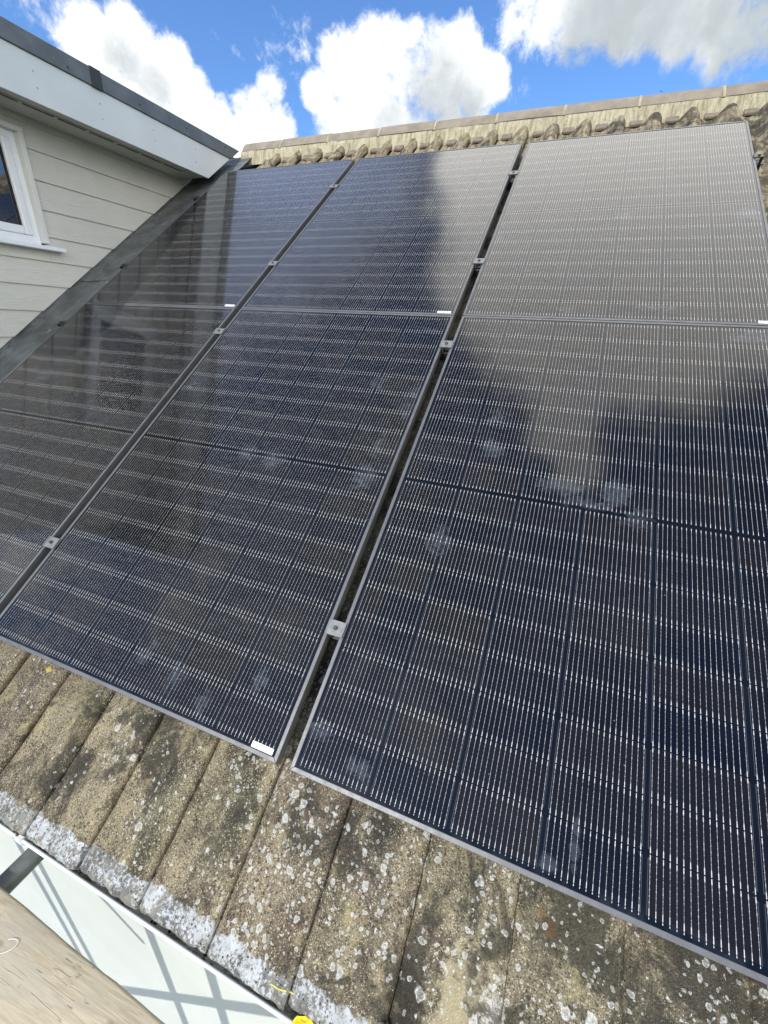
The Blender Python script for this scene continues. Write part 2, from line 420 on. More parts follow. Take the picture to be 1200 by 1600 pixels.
def make_tile():
    mt, t, b = mat('weathered_concrete_tile')
    uv = t.coord('UV'); u, v, _ = t.xyz(uv)
    ps = t.pos()
    vec = t.comb(u, v, t.dot(ps, (0, -ST, CT)))
    at = t.new('ShaderNodeAttribute'); at.attribute_name = 'tile_tone'
    tone = V(t.nt, at.outputs['Fac'])
    upper = v.step(0.8, 2.6)
    big = t.noise(t.scale(vec, (1.6, 0.55, 1.0)), 5.5, 6, 0.62, 0.4)
    med = t.noise(t.scale(vec, (1.3, 0.8, 1.0)), 26.0, 6, 0.7)
    fine = t.noise(vec, 190.0, 3, 0.6)
    c = t.mix(big.step(0.36, 0.66), (0.060, 0.052, 0.038), (0.33, 0.285, 0.182))
    c = t.mix(med.step(0.45, 0.75) * 0.60, c, (0.36, 0.32, 0.205))
    c = t.mix((1.0 - med).step(0.50, 0.70) * 0.7, c, (0.045, 0.040, 0.031))
    c = t.mix(tone * 0.5, c, t.mix((tone * 7.3).fract(), (0.085, 0.080, 0.062), (0.17, 0.125, 0.098)))
    # green tint towards the left, pinkish brown patches
    grn = t.noise(vec, 3.1, 3, 0.5).step(0.5, 0.72)
    c = t.mix(grn * 0.35, c, (0.19, 0.19, 0.11))
    pnk = t.noise(t.scale(vec, (1, 1, 1)), 4.3, 3, 0.5, .5).step(0.56, 0.74)
    c = t.mix(pnk * 0.4, c, (0.20, 0.15, 0.12))
    # aggregate: pale grains and black pores
    g1 = t.voro(vec, 330.0); gd = V(t.nt, g1.outputs['Distance']); gc = t.xyz(g1.outputs['Color'])
    grain = gd.lt(0.42) * gc[0].gt(0.66)
    c = t.mix(grain * (gc[1].lin(0, 1, 0.35, 0.95)), c, (0.55, 0.51, 0.37))
    pore = gd.lt(0.5) * gc[0].lt(0.30)
    c = t.mix(pore * 0.72, c, (0.026, 0.024, 0.018))
    g2 = t.voro(vec, 150.0); g2c = t.xyz(g2.outputs['Color']); g2d = V(t.nt, g2.outputs['Distance'])
    c = t.mix(g2d.lt(0.30) * g2c[2].gt(0.87) * 0.8, c, (0.52, 0.48, 0.33))
    c = t.mix(g2d.lt(0.42) * g2c[2].lt(0.14) * 0.7, c, (0.03, 0.027, 0.02))
    # yellow lichen wash
    yl = t.noise(t.scale(vec, (1.2, .7, 1)), 11.0, 6, 0.7).step(0.56, 0.74)
    c = t.mix(yl * 0.55, c, (0.47, 0.40, 0.20))
    # dark moss spots
    vm = t.noise(vec, 13.0, 7, 0.75, 0.3).step(0.57, 0.68)
    c = t.mix(vm * 0.75, c, (0.035, 0.033, 0.024))
    # white crustose lichens: discs with paler rims, clustered
    jit = t.new('ShaderNodeVectorMath'); jit.operation = 'MULTIPLY_ADD'
    jn = t.new('ShaderNodeTexNoise'); t.link(vec, jn.inputs['Vector']); jn.inputs['Scale'].default_value = 60.0; jn.inputs['Detail'].default_value = 4
    t.link(jn.outputs[1], jit.inputs[0]); jit.inputs[1].default_value = (.016, .016, .016); t.link(vec, jit.inputs[2])
    clus = t.noise(t.scale(vec, (1.1, .8, 1)), 4.4, 3, 0.6) + u.lin(0.2, 1.9, -0.10, 0.04)
    for (cu_, cv_, ru_, rv_, kk) in ((1.185, -.10, .07, .17, .24), (1.40, -.10, .05, .12, .20), (1.64, -.12, .05, .10, .18), (1.90, -.16, .08, .14, .14), (2.1, -.2, .09, .1, .12)):
        aa = (u - cu_) * (1 / ru_); bb = (v - cv_) * (1 / rv_)
        clus = clus + (1.0 - (aa * aa + bb * bb)).clamp() * kk
    acc = None; rimacc = None
    for scl, thr, lim in ((26.0, 0.60, 0.36), (52.0, 0.54, 0.40), (90.0, 0.55, 0.42)):
        w = t.voro(jit.outputs[0], scl); wd = V(t.nt, w.outputs['Distance']); wc = t.xyz(w.outputs['Color'])
        pick = (wc[0] * 0.45 + (clus - 0.5) * 1.5 + 0.5).gt(thr + 0.26)
        rad = wc[1].lin(0, 1, lim * 0.35, lim)
        disc = (rad - wd).step(0.0, 0.05) * pick
        rim = (1.0 - ((rad - wd - 0.06).abs() * 14.0)).clamp() * pick
        acc = disc if acc is None else acc.mx(disc)
        rimacc = rim if rimacc is None else rimacc.mx(rim)
    low = v.lt(0.4)
    tex = t.noise(vec, 120.0, 4, 0.7).lin(0.3, 0.7, 0.45, 1.0)
    c = t.mix(acc * tex * 0.55, c, (0.46, 0.46, 0.41))
    tex2 = t.noise(vec, 210.0, 4, 0.75).lin(0.36, 0.60, 0.15, 1.0); lich_rim = rimacc * tex2 * 0.72; lich = acc * tex2 * 0.42
    # individual stains
    def spot(u0, v0, ru, rv, colr, k, sc_=40.0, amp=2.2, lo=0.1, hi=0.7):
        nonlocal c
        a = (u - u0) * (1 / ru); bb = (v - v0) * (1 / rv)
        f = 1.0 - (a * a + bb * bb) + (t.noise(vec, sc_, 5, 0.65) - 0.5) * amp
        c = t.mix(f.step(lo, hi) * k, c, colr)
    spot(1.640, -0.24, .055, .11, (0.50, 0.44, 0.28), 0.6, 60, 3.2)
    spot(1.700, -0.25, .030, .09, (0.62, 0.61, 0.54), 0.8, 70, 3.4)
    spot(1.545, -0.285, .055, .085, (0.020, 0.018, 0.014), 0.88, lo=0.0, hi=.9)
    spot(1.783, -0.075, .014, .018, (0.42, 0.21, 0.06), 0.8, 110, 3.2)
    spot(1.765, -0.055, .010, .016, (0.38, 0.25, 0.10), 0.7, 110, 3.2)
    spot(1.86, -0.21, .012, .035, (0.42, 0.26, 0.08), 0.7, 60, 1.2)
    spot(.262, -0.028, .022, .010, (0.55, 0.47, 0.10), 0.9, 120, 4.0)
    # upper courses: cleaner, yellower, streaked along the slope
    strk = t.noise(t.scale(vec, (9.0, 1.3, 1.0)), 7.0, 6, 0.7)
    cu = t.mix(strk.step(0.40, 0.62), (0.19, 0.155, 0.105), (0.47, 0.41, 0.275))
    cu = t.mix(t.noise(vec, 40.0, 5, .7).step(.5, .72) * .6, cu, (0.09, 0.075, 0.055))
    c = t.mix(upper * 0.85, c, cu)
    # white masonry paint over the eaves ends, eaten by black mould
    edge = v + (t.noise(vec, 16.0, 5, 0.65) - 0.5) * 0.045 + (t.noise(vec, 80.0, 3, 0.6) - 0.5) * 0.018
    nrm = t.dot(t.new('ShaderNodeNewGeometry').outputs['Normal'], NRM)
    paint = ((edge + (tone - 0.5) * 0.012) * -1.0).step(0.322, 0.328) * t.xyz(ps)[0].lt(1.66)
    mould = t.noise(vec, 130.0, 6, 0.78)
    mbig = t.noise(vec, 11.0, 4, 0.6)
    mk = (mould + (mbig - 0.5) * 0.75 + v.lin(-0.382, -0.350, 0.16, 0.0)).step(0.475, 0.585)
    pc = t.mix(t.noise(vec, 30.0, 4).step(.35, .7) * .5, (0.44, 0.46, 0.465), (0.22, 0.225, 0.21))
    pc = t.mix(mk * 0.85, pc, t.mix(med.step(.35, .65), (0.03, 0.028, 0.022), (0.15, 0.14, 0.11)))
    spk2 = t.voro(vec, 110.0); sd2 = V(t.nt, spk2.outputs['Distance']); sp2 = sd2.lt(0.24) * t.xyz(spk2.outputs['Color'])[0].gt(0.7)
    pc = t.mix(sp2 * .9, pc, (0.03, 0.03, 0.028))
    c = t.mix(1.0, c, (0.82, 0.80, 0.78), 'MULTIPLY')
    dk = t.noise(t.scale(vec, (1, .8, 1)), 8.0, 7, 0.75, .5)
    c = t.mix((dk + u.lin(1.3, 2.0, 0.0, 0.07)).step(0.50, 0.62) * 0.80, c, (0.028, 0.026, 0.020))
    c = t.mix(lich * (1.0 - v.step(.3, .6)), c, (0.52, 0.52, 0.47))
    c = t.mix(lich_rim * (1.0 - v.step(.3, .6)), c, (0.62, 0.62, 0.57))
    c = t.mix(paint * t.noise(vec, 45.0, 5, .7).lin(.36, .46, .25, 1.0), c, pc)
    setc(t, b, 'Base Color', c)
    b.inputs['Roughness'].default_value = 0.92
    b.inputs['Specular IOR Level'].default_value = 0.25
    h = med * 0.35 + fine * 0.25 + (0.5 - gd) * 0.45 + acc * 0.3 + strk * upper * 2.2
    h = h * (1.0 - paint * 0.6)
    t.link(t.bump(h, 0.0035, 1.0), b.inputs['Normal'])
    return mt
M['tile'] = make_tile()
M['ridge'] = simple('brown_ridge_tile', (0.235, 0.20, 0.15), 0.85, 0, 0.14, 9, bump=0.002, bscale=160, dirt=((0.25, 0.22, 0.16), 12, .58, .6))
M['slip'] = simple('brown_slip_tile', (0.19, 0.16, 0.12), 0.9, 0, 0.2, 25, bump=0.003, bscale=120)
def make_mortar():
    mt, t, b = mat('ridge_mortar'); p = t.pos()
    st = t.noise(t.scale(p, (6, 1, 1)), 9.0, 6, 0.7)
    c = t.mix(st.step(0.3, 0.62), (0.24, 0.205, 0.12), (0.47, 0.43, 0.30))
    c = t.mix(t.noise(p, 40.0, 5, .7).step(.56, .7) * .6, c, (0.19, 0.16, 0.10))
    setc(t, b, 'Base Color', c); b.inputs['Roughness'].default_value = 0.95
    t.link(t.bump(t.noise(p, 60.0, 6, 0.7), 0.012), b.inputs['Normal'])
    return mt
M['mortar'] = make_mortar()
def make_lead():
    mt, t, b = mat('lead_flashing'); p = t.pos()
    c = t.mix(t.noise(p, 5.0, 6, 0.65, .4).step(0.35, 0.7), (0.075, 0.083, 0.082), (0.165, 0.178, 0.175))
    c = t.mix(t.noise(p, 23.0, 6, 0.75, .6).step(.56, .74) * .7, c, (0.36, 0.40, 0.40))
    c = t.mix(t.noise(p, 14.0, 5, 0.7).step(.60, .7) * .6, c, (0.04, 0.046, 0.048))
    setc(t, b, 'Base Color', c); b.inputs['Metallic'].default_value = 0.1
    t.link(t.noise(p, 12.0, 4).lin(.3, .7, .38, .6), b.inputs['Roughness'])
    t.link(t.bump(t.noise(p, 9.0, 5, 0.55), 0.03), b.inputs['Normal'])
    return mt
M['lead'] = make_lead()
def make_clad():
    mt, t, b = mat('woodgrain_cement_board'); p = t.pos()
    g = t.noise(t.scale(p, (1.0, 1.0, 12.0)), 9.0, 6, 0.6, 1.1)
    g2 = t.noise(t.scale(p, (1.0, 1.6, 26.0)), 11.0, 3, 0.5, .5)
    c = t.mix(t.noise(p, 2.2, 4).step(.3, .7), (0.57, 0.575, 0.53), (0.63, 0.635, 0.585))
    c = t.mix((g2 - .5).lin(.06, .16) * .16, c, (0.36, 0.36, 0.31))
    setc(t, b, 'Base Color', c); b.inputs['Roughness'].default_value = 0.6
    t.link(t.bump(g * .6 + g2 * .6, 0.006, 0.9), b.inputs['Normal'])
    return mt
M['clad'] = make_clad()
M['fascia'] = simple('white_fascia_board', (0.60, 0.645, 0.65), 0.42, 0, 0.035, 3, bump=0.0004, bscale=30)
M['soffit'] = simple('soffit_board', (0.55, 0.54, 0.50), 0.6, 0, 0.06, 3)
M['slot'] = simple('vent_black', (0.03, 0.03, 0.03), 0.7)
M['trim'] = simple('grey_roof_edge_trim', (0.115, 0.13, 0.137), 0.45, 0, 0.14, 7, bump=0.001, bscale=25, dirt=((0.2, .22, .23), 9, .6, .35))
M['seam'] = simple('dark_rubber', (0.035, 0.038, 0.038), 0.6)
M['nail'] = simple('dark_nail', (0.03, 0.03, 0.03), 0.5)
M['pnail'] = simple('painted_nail', (0.40, 0.42, 0.43), 0.5)
M['pvc'] = simple('white_pvc', (0.76, 0.80, 0.83), 0.3, 0, 0.03, 4)
M['pvcshade'] = simple('grey_trim_paint', (0.66, 0.67, 0.64), 0.5, 0, 0.04, 4)
M['gasket'] = simple('black_gasket', (0.02, 0.02, 0.02), 0.6)
def make_pane():
    mt, t, b = mat('window_glass')
    setc(t, b, 'Base Color', (0.012, 0.014, 0.018)); b.inputs['Roughness'].default_value = 0.02
    b.inputs['IOR'].default_value = 2.3
    return mt
M['pane'] = make_pane()
def make_gutter_in():
    mt, t, b = mat('gutter_inside'); p = t.pos()
    c = t.mix(t.noise(p, 22.0, 6, .7).step(.42, .6), (0.50, 0.51, 0.48), (0.12, 0.12, 0.095))
    setc(t, b, 'Base Color', c); b.inputs['Roughness'].default_value = 0.7
    t.link(t.bump(t.noise(p, 50.0, 5, .7), 0.004), b.inputs['Normal'])
    return mt
M['gin'] = make_gutter_in()
M['gutter'] = simple('white_gutter_pvc', (0.76, 0.78, 0.78), 0.32, 0, 0.03, 5)
M['wall'] = simple('white_render', (0.60, 0.625, 0.605), 0.75, 0, 0.03, 1.6, bump=0.0012, bscale=120)
M['deck'] = simple('dark_felt', (0.012, 0.012, 0.012), 0.95)
def make_plank():
    mt, t, b = mat('scaffold_plank'); p = t.pos()
    pr = t.comb(t.dot(p, (0.9995, 0.028, 0)), t.dot(p, (-0.028, 0.9995, 0)), t.xyz(p)[2])
    g = t.noise(t.scale(pr, (1.0, 15.0, 5.0)), 7.0, 7, 0.62, 1.4)
    c = t.mix(g.step(.32, .66), (0.37, 0.315, 0.215), (0.50, 0.435, 0.31))
    g2 = t.noise(t.scale(pr, (1.3, 30.0, 8.0)), 10.0, 5, 0.6, 1.6)
    c = t.mix(g2.step(.60, .72) * .40, c, (0.26, 0.215, 0.15))
    big = t.noise(t.scale(pr, (1.0, 3.5, 1.0)), 3.6, 4, .55, .6)
    c = t.mix(big.step(.46, .60) * .6, c, (0.38, 0.35, 0.275))
    # cracks, knots and scratches
    lc = t.noise(t.scale(pr, (0.8, 22.0, 1.0)), 3.0, 2, 0.45, .12)
    lc2 = t.noise(t.scale(pr, (1.6, 30.0, 1.0)), 2.4, 2, 0.5, .1)
    crack = ((lc - 0.5).abs().lt(0.006) * t.noise(pr, 7.0, 2).gt(.56)).mx((lc2 - 0.47).abs().lt(0.004) * t.noise(pr, 11.0, 2).gt(.57))
    kn = t.voro(t.scale(pr, (1.0, 2.2, 0.0)), 5.0); kd = V(t.nt, kn.outputs['Distance'])
    knot = kd.step(0.10, 0.03) * t.xyz(kn.outputs['Color'])[0].gt(.6)
    c = t.mix(knot * .6, c, (0.20, 0.14, 0.085))
    c = t.mix(crack * .65, c, (0.13, 0.10, 0.07))
    dirt = t.noise(pr, 50.0, 5, .75).step(.62, .72)
    c = t.mix(dirt * .6, c, (0.10, 0.085, 0.06))
    setc(t, b, 'Base Color', c); b.inputs['Roughness'].default_value = 0.85
    t.link(t.bump(g * .4 + g2 * .3 - crack * .6, 0.0018), b.inputs['Normal'])
    return mt
M['plank'] = make_plank()
M['galv'] = simple('weathered_galvanised_tube', (0.15, 0.165, 0.155), 0.5, 0.3, 0.3, 9, bump=0.001, bscale=60, dirt=((0.30, .33, .31), 16, .55, .7))
M['yellow'] = simple('yellow_plastic', (0.78, 0.60, 0.01), 0.4, 0, 0.15, 60)
M['yellowink'] = simple('print_on_yellow', (0.30, 0.22, 0.01), 0.5)
M['strap'] = simple('pale_yellow_strap', (0.62, 0.55, 0.13), 0.5, 0, 0.15, 60)
M['moss'] = simple('dry_dark_moss', (0.055, 0.052, 0.030), 0.95, 0, 0.5, 120, spec=0.2)
M['clip'] = simple('weathered_clip', (0.13, 0.12, 0.095), 0.55, 0.3, 0.3, 60, bump=0.002, bscale=200)
M['wire'] = simple('white_wire', (0.7, 0.7, 0.68), 0.4)
M['foil'] = simple('crumpled_foil', (0.5, 0.52, 0.52), 0.3, 0.8, 0.15, 60, bump=0.01, bscale=90)
M['bird'] = simple('dark_feathers', (0.02, 0.02, 0.022), 0.8)
def make_ground():
    mt, t, b = mat('garden_grass'); p = t.pos()
    c = t.mix(t.noise(p, .6, 6, .6).step(.35, .65), (0.045, 0.075, 0.02), (0.11, 0.13, 0.05))
    c = t.mix(t.noise(p, 9.0, 5, .7).step(.4, .7) * .5, c, (0.03, 0.05, 0.015))
    setc(t, b, 'Base Color', c); b.inputs['Roughness'].default_value = 0.95
    return mt
M['ground'] = make_ground()

# ------------------------------------------------------------------ ground
g = MB(); S = 900
g.face([(-S, -S, -5), (S, -S, -5), (S, S, -5), (-S, S, -5)])
g.build('ground', M['ground'], kind='structure')

# ------------------------------------------------------------------ house
house = empty('house', label='white rendered house with lichen covered pantile roof under the solar panels', cat='house')
PITCH = 0.198
U0 = 1.719
APEX_V = 4.066; NB = -0.05; NBU = -0.03
YA = P(0, APEX_V, NBU).y; ZA = P(0, APEX_V, NBU).z
def prof(s):
    """pantile cross-section height, 0..1"""
    if s < 0.30: return 0.30 * (1 - s / 0.30) ** 2
    if s < 0.80:
        k = (s - 0.30) / 0.50; return 0.5 - 0.5 * math.cos(PI * k)
    k = (s - 0.80) / 0.20
    return 1.0 - 0.42 * k * k
AMP = 0.036
tb = MB()
tone = tb.bm.faces.layers.float.new('tile_tone')
LAPS = [-0.374] + [0.012 + 0.283 * k for k in range(14)]
def tiles(side):
    for ci, v0 in enumerate(LAPS):
        v1 = min((LAPS[ci + 1] if ci + 1 < len(LAPS) else 4.04) + 0.05, 4.05)
        L = v1 - v0
        kmin, kmax = (-26, 15)
        for k in range(kmin, kmax):
            ua = U0 + PITCH * k
            if side > 0 and v0 > 0.1 and ua < -1.2: continue
            if side < 0 and (k % 1): continue
            rnd = random.random()
            bottom = (ci == 0); AMPc = 0.018 if ci == 0 else (0.055 if ci >= 13 else AMP); NBc = NBU if ci >= 13 else NB
            near = bottom and -0.3 < ua < 2.6 and side > 0
            upv = side > 0 and (ci >= 12 or (ua > 1.9))
            ns = 20 if near else (12 if upv else 7)
            nv = 26 if near else (5 if upv else 2)
            du = (random.random() - .5) * 0.004; dv = (random.random() - .5) * 0.008; dn = (random.random() - .5) * 0.002
            rows = []; uvs = []
            svals = [(-0.05 + 1.05 * i / ns) for i in range(ns + 1)]
            vv = [(j / nv) for j in range(nv + 1)]
            nose = []
            # rounded nose rows then the body
            for (a, dnn) in ((0.0, -0.030), (0.0, -0.014), (0.0025, -0.006), (0.008, -0.0012)):
                nose.append((a, dnn))
            allr = [(v0 + dv + a, dnn) for a, dnn in nose] + [(v0 + dv + 0.014 + (L - 0.014) * q, 0.0) for q in vv]
            for (v, dnn) in allr:
                r = []; ur = []
                for s in svals:
                    fl = min(1.0, max(0.0, (v - v0) / .14)); Ae = AMPc * (.35 + .65 * fl) if ci == 0 else AMPc
                    h = AMPc - Ae + prof(max(0, s)) * Ae
                    lift = 0.013 * (1 - (v - v0) / L)
                    # pantile side joint: left edge tucks beneath its neighbour
                    if s < 0: h = 0.24 * AMPc - 0.009
                    elif s < 0.12: h -= 0.009 * math.exp(-(s / 0.045) ** 2)
                    uu = ua + PITCH * (s if s < .9 else .9 + (s - .9) * .85) + du
                    nz = 0.0
                    if near or upv:
                        nz = 0.0022 * noise.noise(Vector((uu * 14, v * 10, rnd * 40))) + 0.0012 * noise.noise(Vector((uu * 60, v * 60, 1)))
                        if s > .97: uu += 0.0025 * noise.noise(Vector((v * 38, rnd * 9, 0))); nz -= 0.002
                        if v - v0 < 0.03: v_ = v + 0.005 * noise.noise(Vector((uu * 42, rnd * 5, 3)))
                        else: v_ = v
                    else: v_ = v
                    n = NBc - AMPc - 0.013 + 0.006 + h + lift + dnn + nz + dn
                    p = P(uu, v_, n)
                    if side < 0: p.y = 2 * YA - p.y
                    r.append(p); ur.append((uu, v_))
                # right edge turns down
                if True:
                    h = prof(1.0) * AMPc; lift = 0.013 * (1 - (v - v0) / L)
                    n = NBc - AMPc - 0.013 + 0.006 + h + lift + dnn - 0.014
                    p = P(ua + PITCH * .985 + du - 0.001, v, n)
                    if side < 0: p.y = 2 * YA - p.y
                    r.append(p); ur.append((ua + PITCH, v))
                rows.append(r); uvs.append(ur)
            n0 = len(tb.bm.faces)
            tb.grid(rows, uvs=uvs)
            tb.bm.faces.ensure_lookup_table()
            for f in tb.bm.faces[n0:]: f[tone] = rnd
tiles(1)
# rear slope as one pantile sheet
rows = []; uvs = []
for j in range(15):
    v = 4.04 - j * 0.30
    for q, lf in ((0, 0.0), (1, 0.012)):
        r = []; ur = []
        for i in range(0, 42 * 8):
            uu = U0 - 26 * PITCH + i * PITCH / 8
            p = P(uu, v - 0.29 * q, NB - AMP + prof((i % 8) / 8) * AMP + lf); p.y = 2 * YA - p.y
            r.append(p); ur.append((uu, v - .29 * q))
        rows.append(r); uvs.append(ur)
tb.grid(rows, uvs=uvs)
# deck below the tiles
for u0, u1 in ((-3.4, 4.6),):
    tb.face([P(u0, -0.30, -0.125), P(u1, -0.30, -0.125), P(u1, 4.05, -0.125), P(u0, 4.05, -0.125)], mi=1)
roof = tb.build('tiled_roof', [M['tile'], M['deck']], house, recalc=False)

# ridge
RT = ZA + 0.025; RR = 0.135; ZC = RT - RR
def ridge_pt(x, a, r): return Vector((x, YA + r * math.sin(a), ZC + r * math.cos(a)))
RJ = 0.448; RP = 0.442
k = -4
ridge_ends = []
first = True
for k in range(-4, 10):
    x0 = RJ + RP * k; x1 = x0 + RP
    if x1 < -1.2: continue
    x0 = max(x0, -1.27)
    rb = MB(); g_ = 0.008; rows = []
    A = [R(-68 + 136 * i / 18) for i in range(19)]
    tl = (random.random() - .5) * .004
    for (xx, dr) in ((x0 + g_, -0.016), (x0 + g_, -0.003), (x0 + g_ + .004, 0), (0.5 * (x0 + x1), 0.0015), (x1 - g_ - .004, 0), (x1 - g_, -0.003), (x1 - g_, -0.016)):
        rows.append([ridge_pt(xx, a, RR + dr + tl) for a in A] )
    rb.grid(rows)
    rows = [[ridge_pt(xx, a, rr) for xx in (x0 + g_, x1 - g_)] for a, rr in ((A[0], RR + tl), (A[0], RR - .016), )]
    rb.grid(rows, smooth=False)
    rb.build('ridge_tile', M['ridge'], roof, recalc=False)
mb = MB()
for k in range(-4, 11):                      # mortar joints between the ridge tiles
    x = RJ + RP * k
    if x < -1.2: continue
    rows = []
    for xx, rr in ((x - .011, RR - .006), (x - .008, RR + .001), (x, RR + .003), (x + .008, RR + .001), (x + .011, RR - .006)):
        rows.append([ridge_pt(xx + 0.003 * noise.noise(Vector((i * .7, k, 2))), R(-70 + 140 * i / 20), rr + 0.0015 * noise.noise(Vector((i * .9, k * 3, 1)))) for i in range(21)])
    mb.grid(rows)
for sgn in (-1, 1):                          # continuous bed
    nx = 340; rows = [[] for _ in range(6)]
    for i in range(nx + 1):
        x = -1.27 + (4.65 + 1.27) * i / nx
        w = lambda s, a=1: 0.006 * a * noise.noise(Vector((x * 9, s * 3, sgn)))
        a0 = R(66)
        y0 = RR * math.sin(a0) - 0.004; z0 = ZC + RR * math.cos(a0)
        lowz = ZA - 0.150 * math.tan(TH) - 0.055
        for j, (yy, zz) in enumerate(((y0 - .02, z0 + .004), (y0 + .003 + w(1, .5), z0 - 0.004 + w(2, .6)), (y0 + .009 + w(3), z0 - .030), (y0 + .014 + w(4), z0 - .055),
                                      (y0 + .022 + w(5), lowz + .02), (y0 + .026, lowz))):
            rows[j].append(Vector((x, YA + sgn * yy, zz)))
    mb.grid(rows)
mb.build('ridge_mortar', M['mortar'], roof, recalc=False)
for k in range(-15, 14):                     # slips bedded in each pan
    uc = U0 + PITCH * (k + 0.30)
    if uc < -1.1 or uc > 4.4: continue
    sb = MB(); ang = (random.random() - .5) * .12; o_ = (random.random() - .5) * .012
    def fmap(x, y, z, uc=uc, ang=ang, o_=o_):
        return P(uc + o_ + x * math.cos(ang) - y * math.sin(ang), 3.835 + o_ + y + x * math.sin(ang), -0.070 + z + y * .12)
    sb.box((-0.036, 0.0, -0.010), (0.036, 0.10, 0.008), fmap)
    sb.build('slip_tile', M['slip'], roof, bevel=0.005)

# wall, gutter
WY = -0.12
wb = MB()
wb.box((-4.6, WY, -5), (4.55, WY + 0.25, -0.42))
wb.box((4.3, WY + .25, -5), (4.55, 2 * YA - WY, -0.30))
wb.face([(4.3, WY, -.36), (4.3, 2 * YA - WY, -.36), (4.3, YA, ZA - .12)])
wb.build('wall', M['wall'], house)
sb = MB()                                    # eaves soffit + fascia behind the gutter
sb.box((-4.6, -0.165, -0.42), (4.55, -0.145, -0.275)); sb.box((-4.6, -0.145, -0.42), (4.55, WY + .02, -0.405))
sb.build('eaves_board', M['fascia'], house)
gb = MB()
LIPY, LIPZ = -0.2655, -0.335
prof_g = []
gy = LIPY + 0.052
for i in range(13):
    a = PI * i / 12
    prof_g.append((gy - 0.050 * math.cos(a), LIPZ - 0.055 * math.sin(a)))
rows = []
nx = 60
xs = [-4.6 + 9.15 * i / nx for i in range(nx + 1)]
rows = [[Vector((x, y, z)) for x in xs] for y, z in prof_g]
gb.grid(rows, mi=1)
rows = [[Vector((x, gy - 0.053 * math.cos(PI * i / 12), LIPZ - 0.058 * math.sin(PI * i / 12))) for x in xs] for i in range(13)]
gb.grid(rows, mi=0)
lip = []
for i in range(9):                           # rolled outer lip
    a = 2 * PI * i / 8
    lip.append([Vector((x, LIPY + 0.0045 * math.cos(a), LIPZ + 0.0045 * math.sin(a))) for x in xs])
gb.grid(lip, mi=0)
gut = gb.build('gutter', [M['gutter'], M['gin']], house, recalc=False)
for bx in (0.468, -0.55, 1.49, 2.5):
    kb = MB()
    kb.box((bx - .013, LIPY - .007, LIPZ - .012), (bx + .013, LIPY + .016, LIPZ + .008))
    kb.box((bx - .006, LIPY + .016, LIPZ - .004), (bx + .006, LIPY + .034, LIPZ + .006))
    pts = [(gy - 0.057 * math.cos(a), LIPZ - .062 * math.sin(a)) for a in [PI * i / 10 for i in range(11)]]
    kb.grid([[Vector((bx - .012, y, z)), Vector((bx + .012, y, z))] for y, z in pts], smooth=False)
    kb.build('gutter_bracket', M['gutter'], gut, bevel=0.002)

# ------------------------------------------------------------------ dormer
dorm = empty('dormer', label='flat roofed dormer with pale grey green lap boards and white fascia', cat='dormer')
XC = -1.60; YF = -0.10; YB = 3.35
def zbase(y): return P(0, 0, 0).z + (y / CT * 1.0) * ST + 0.0 if False else y * math.tan(TH) + (-0.052) / CT
WIN = (0.70, 1.585, 1.372, 1.928)
zl = [-0.05 + 0.1455 * i for i in range(0, 7)] + [0.977, 1.128, 1.272, 1.413, 1.560, 1.714, 1.866, 1.989, 2.06]
cb = MB()
def clip_poly(poly, f):
    out_ = []
    for i in range(len(poly)):
        a, b_ = poly[i], poly[(i + 1) % len(poly)]; fa, fb = f(a), f(b_)
        if fa >= 0: out_.append(a)
        if (fa >= 0) != (fb >= 0):
            k_ = fa / (fa - fb); out_.append((a[0] + (b_[0] - a[0]) * k_, a[1] + (b_[1] - a[1]) * k_))
    return out_
def board(y0, y1, z0, z1):
    poly = clip_poly([(y0, z0), (y1, z0), (y1, z1), (y0, z1)], lambda p: p[1] - zbase(p[0]))
    if len(poly) < 3: return
    def f(a, b_, d):
        t_ = (b_ - z0) / max(1e-4, (z1 - z0)); return Vector((XC + (0.0 - 0.011 * t_) if d > 0 else XC - 0.03, a, b_))
    cb.prism(poly, f, 0, 1)
for i in range(len(zl) - 1):
    z0, z1 = zl[i], zl[i + 1] + (0.012 if i < len(zl) - 2 else 0)
    hit = z1 > WIN[2] - .02 and z0 < WIN[3] + .01
    if hit:
        board(WIN[1] - .01, YB, z0, z1); board(YF, WIN[0] + .01, z0, z1)
        if z0 < WIN[2] - .02: board(WIN[0] + .01, WIN[1] - .01, z0, WIN[2] - .02)
        if z1 > WIN[3] + .01: board(WIN[0] + .01, WIN[1] - .01, WIN[3] + .01, z1)
    else: board(YF, YB, z0, z1)
cb.build('cheek_cladding', M['clad'], dorm)
db = MB()                                    # front wall, its boards
for i in range(2, len(zl) - 1):
    z0, z1 = zl[i], zl[i + 1] + .01
    db.prism([(-4.6, z0), (XC - .03, z0), (XC - .03, z1), (-4.6, z1)], lambda a, b_, d, z0=z0, z1=z1: Vector((a, YF + (0.0 + 0.011 * (b_ - z0) / (z1 - z0) if d > 0 else 0.03), b_)), 0, 1)
db.box((-4.6, YF + .03, -0.1), (XC - 0.031, YF + .06, 2.05))
db.build('front_cladding', M['clad'], dorm)
fb = MB()
XF = -1.30
FZ0, FZ1, FZ2 = 2.008, 2.213, 2.301
def above(p): return p[1] - (p[0] * math.tan(TH) - 0.004)
def fascia_poly(y0, z0, z1): return clip_poly([(y0, z0), (3.6, z0), (3.6, z1), (y0, z1)], above)
YO = YF - 0.28
fb.prism(fascia_poly(YO, FZ0, FZ1), lambda a, b_, d: Vector((XF - 0.018 * (1 - d), a, b_)), 0, 1)
fb.box((-4.6, YO, FZ0), (XF - .018, YO + .018, FZ1))
fas = fb.build('fascia', M['fascia'], dorm, bevel=0.001)
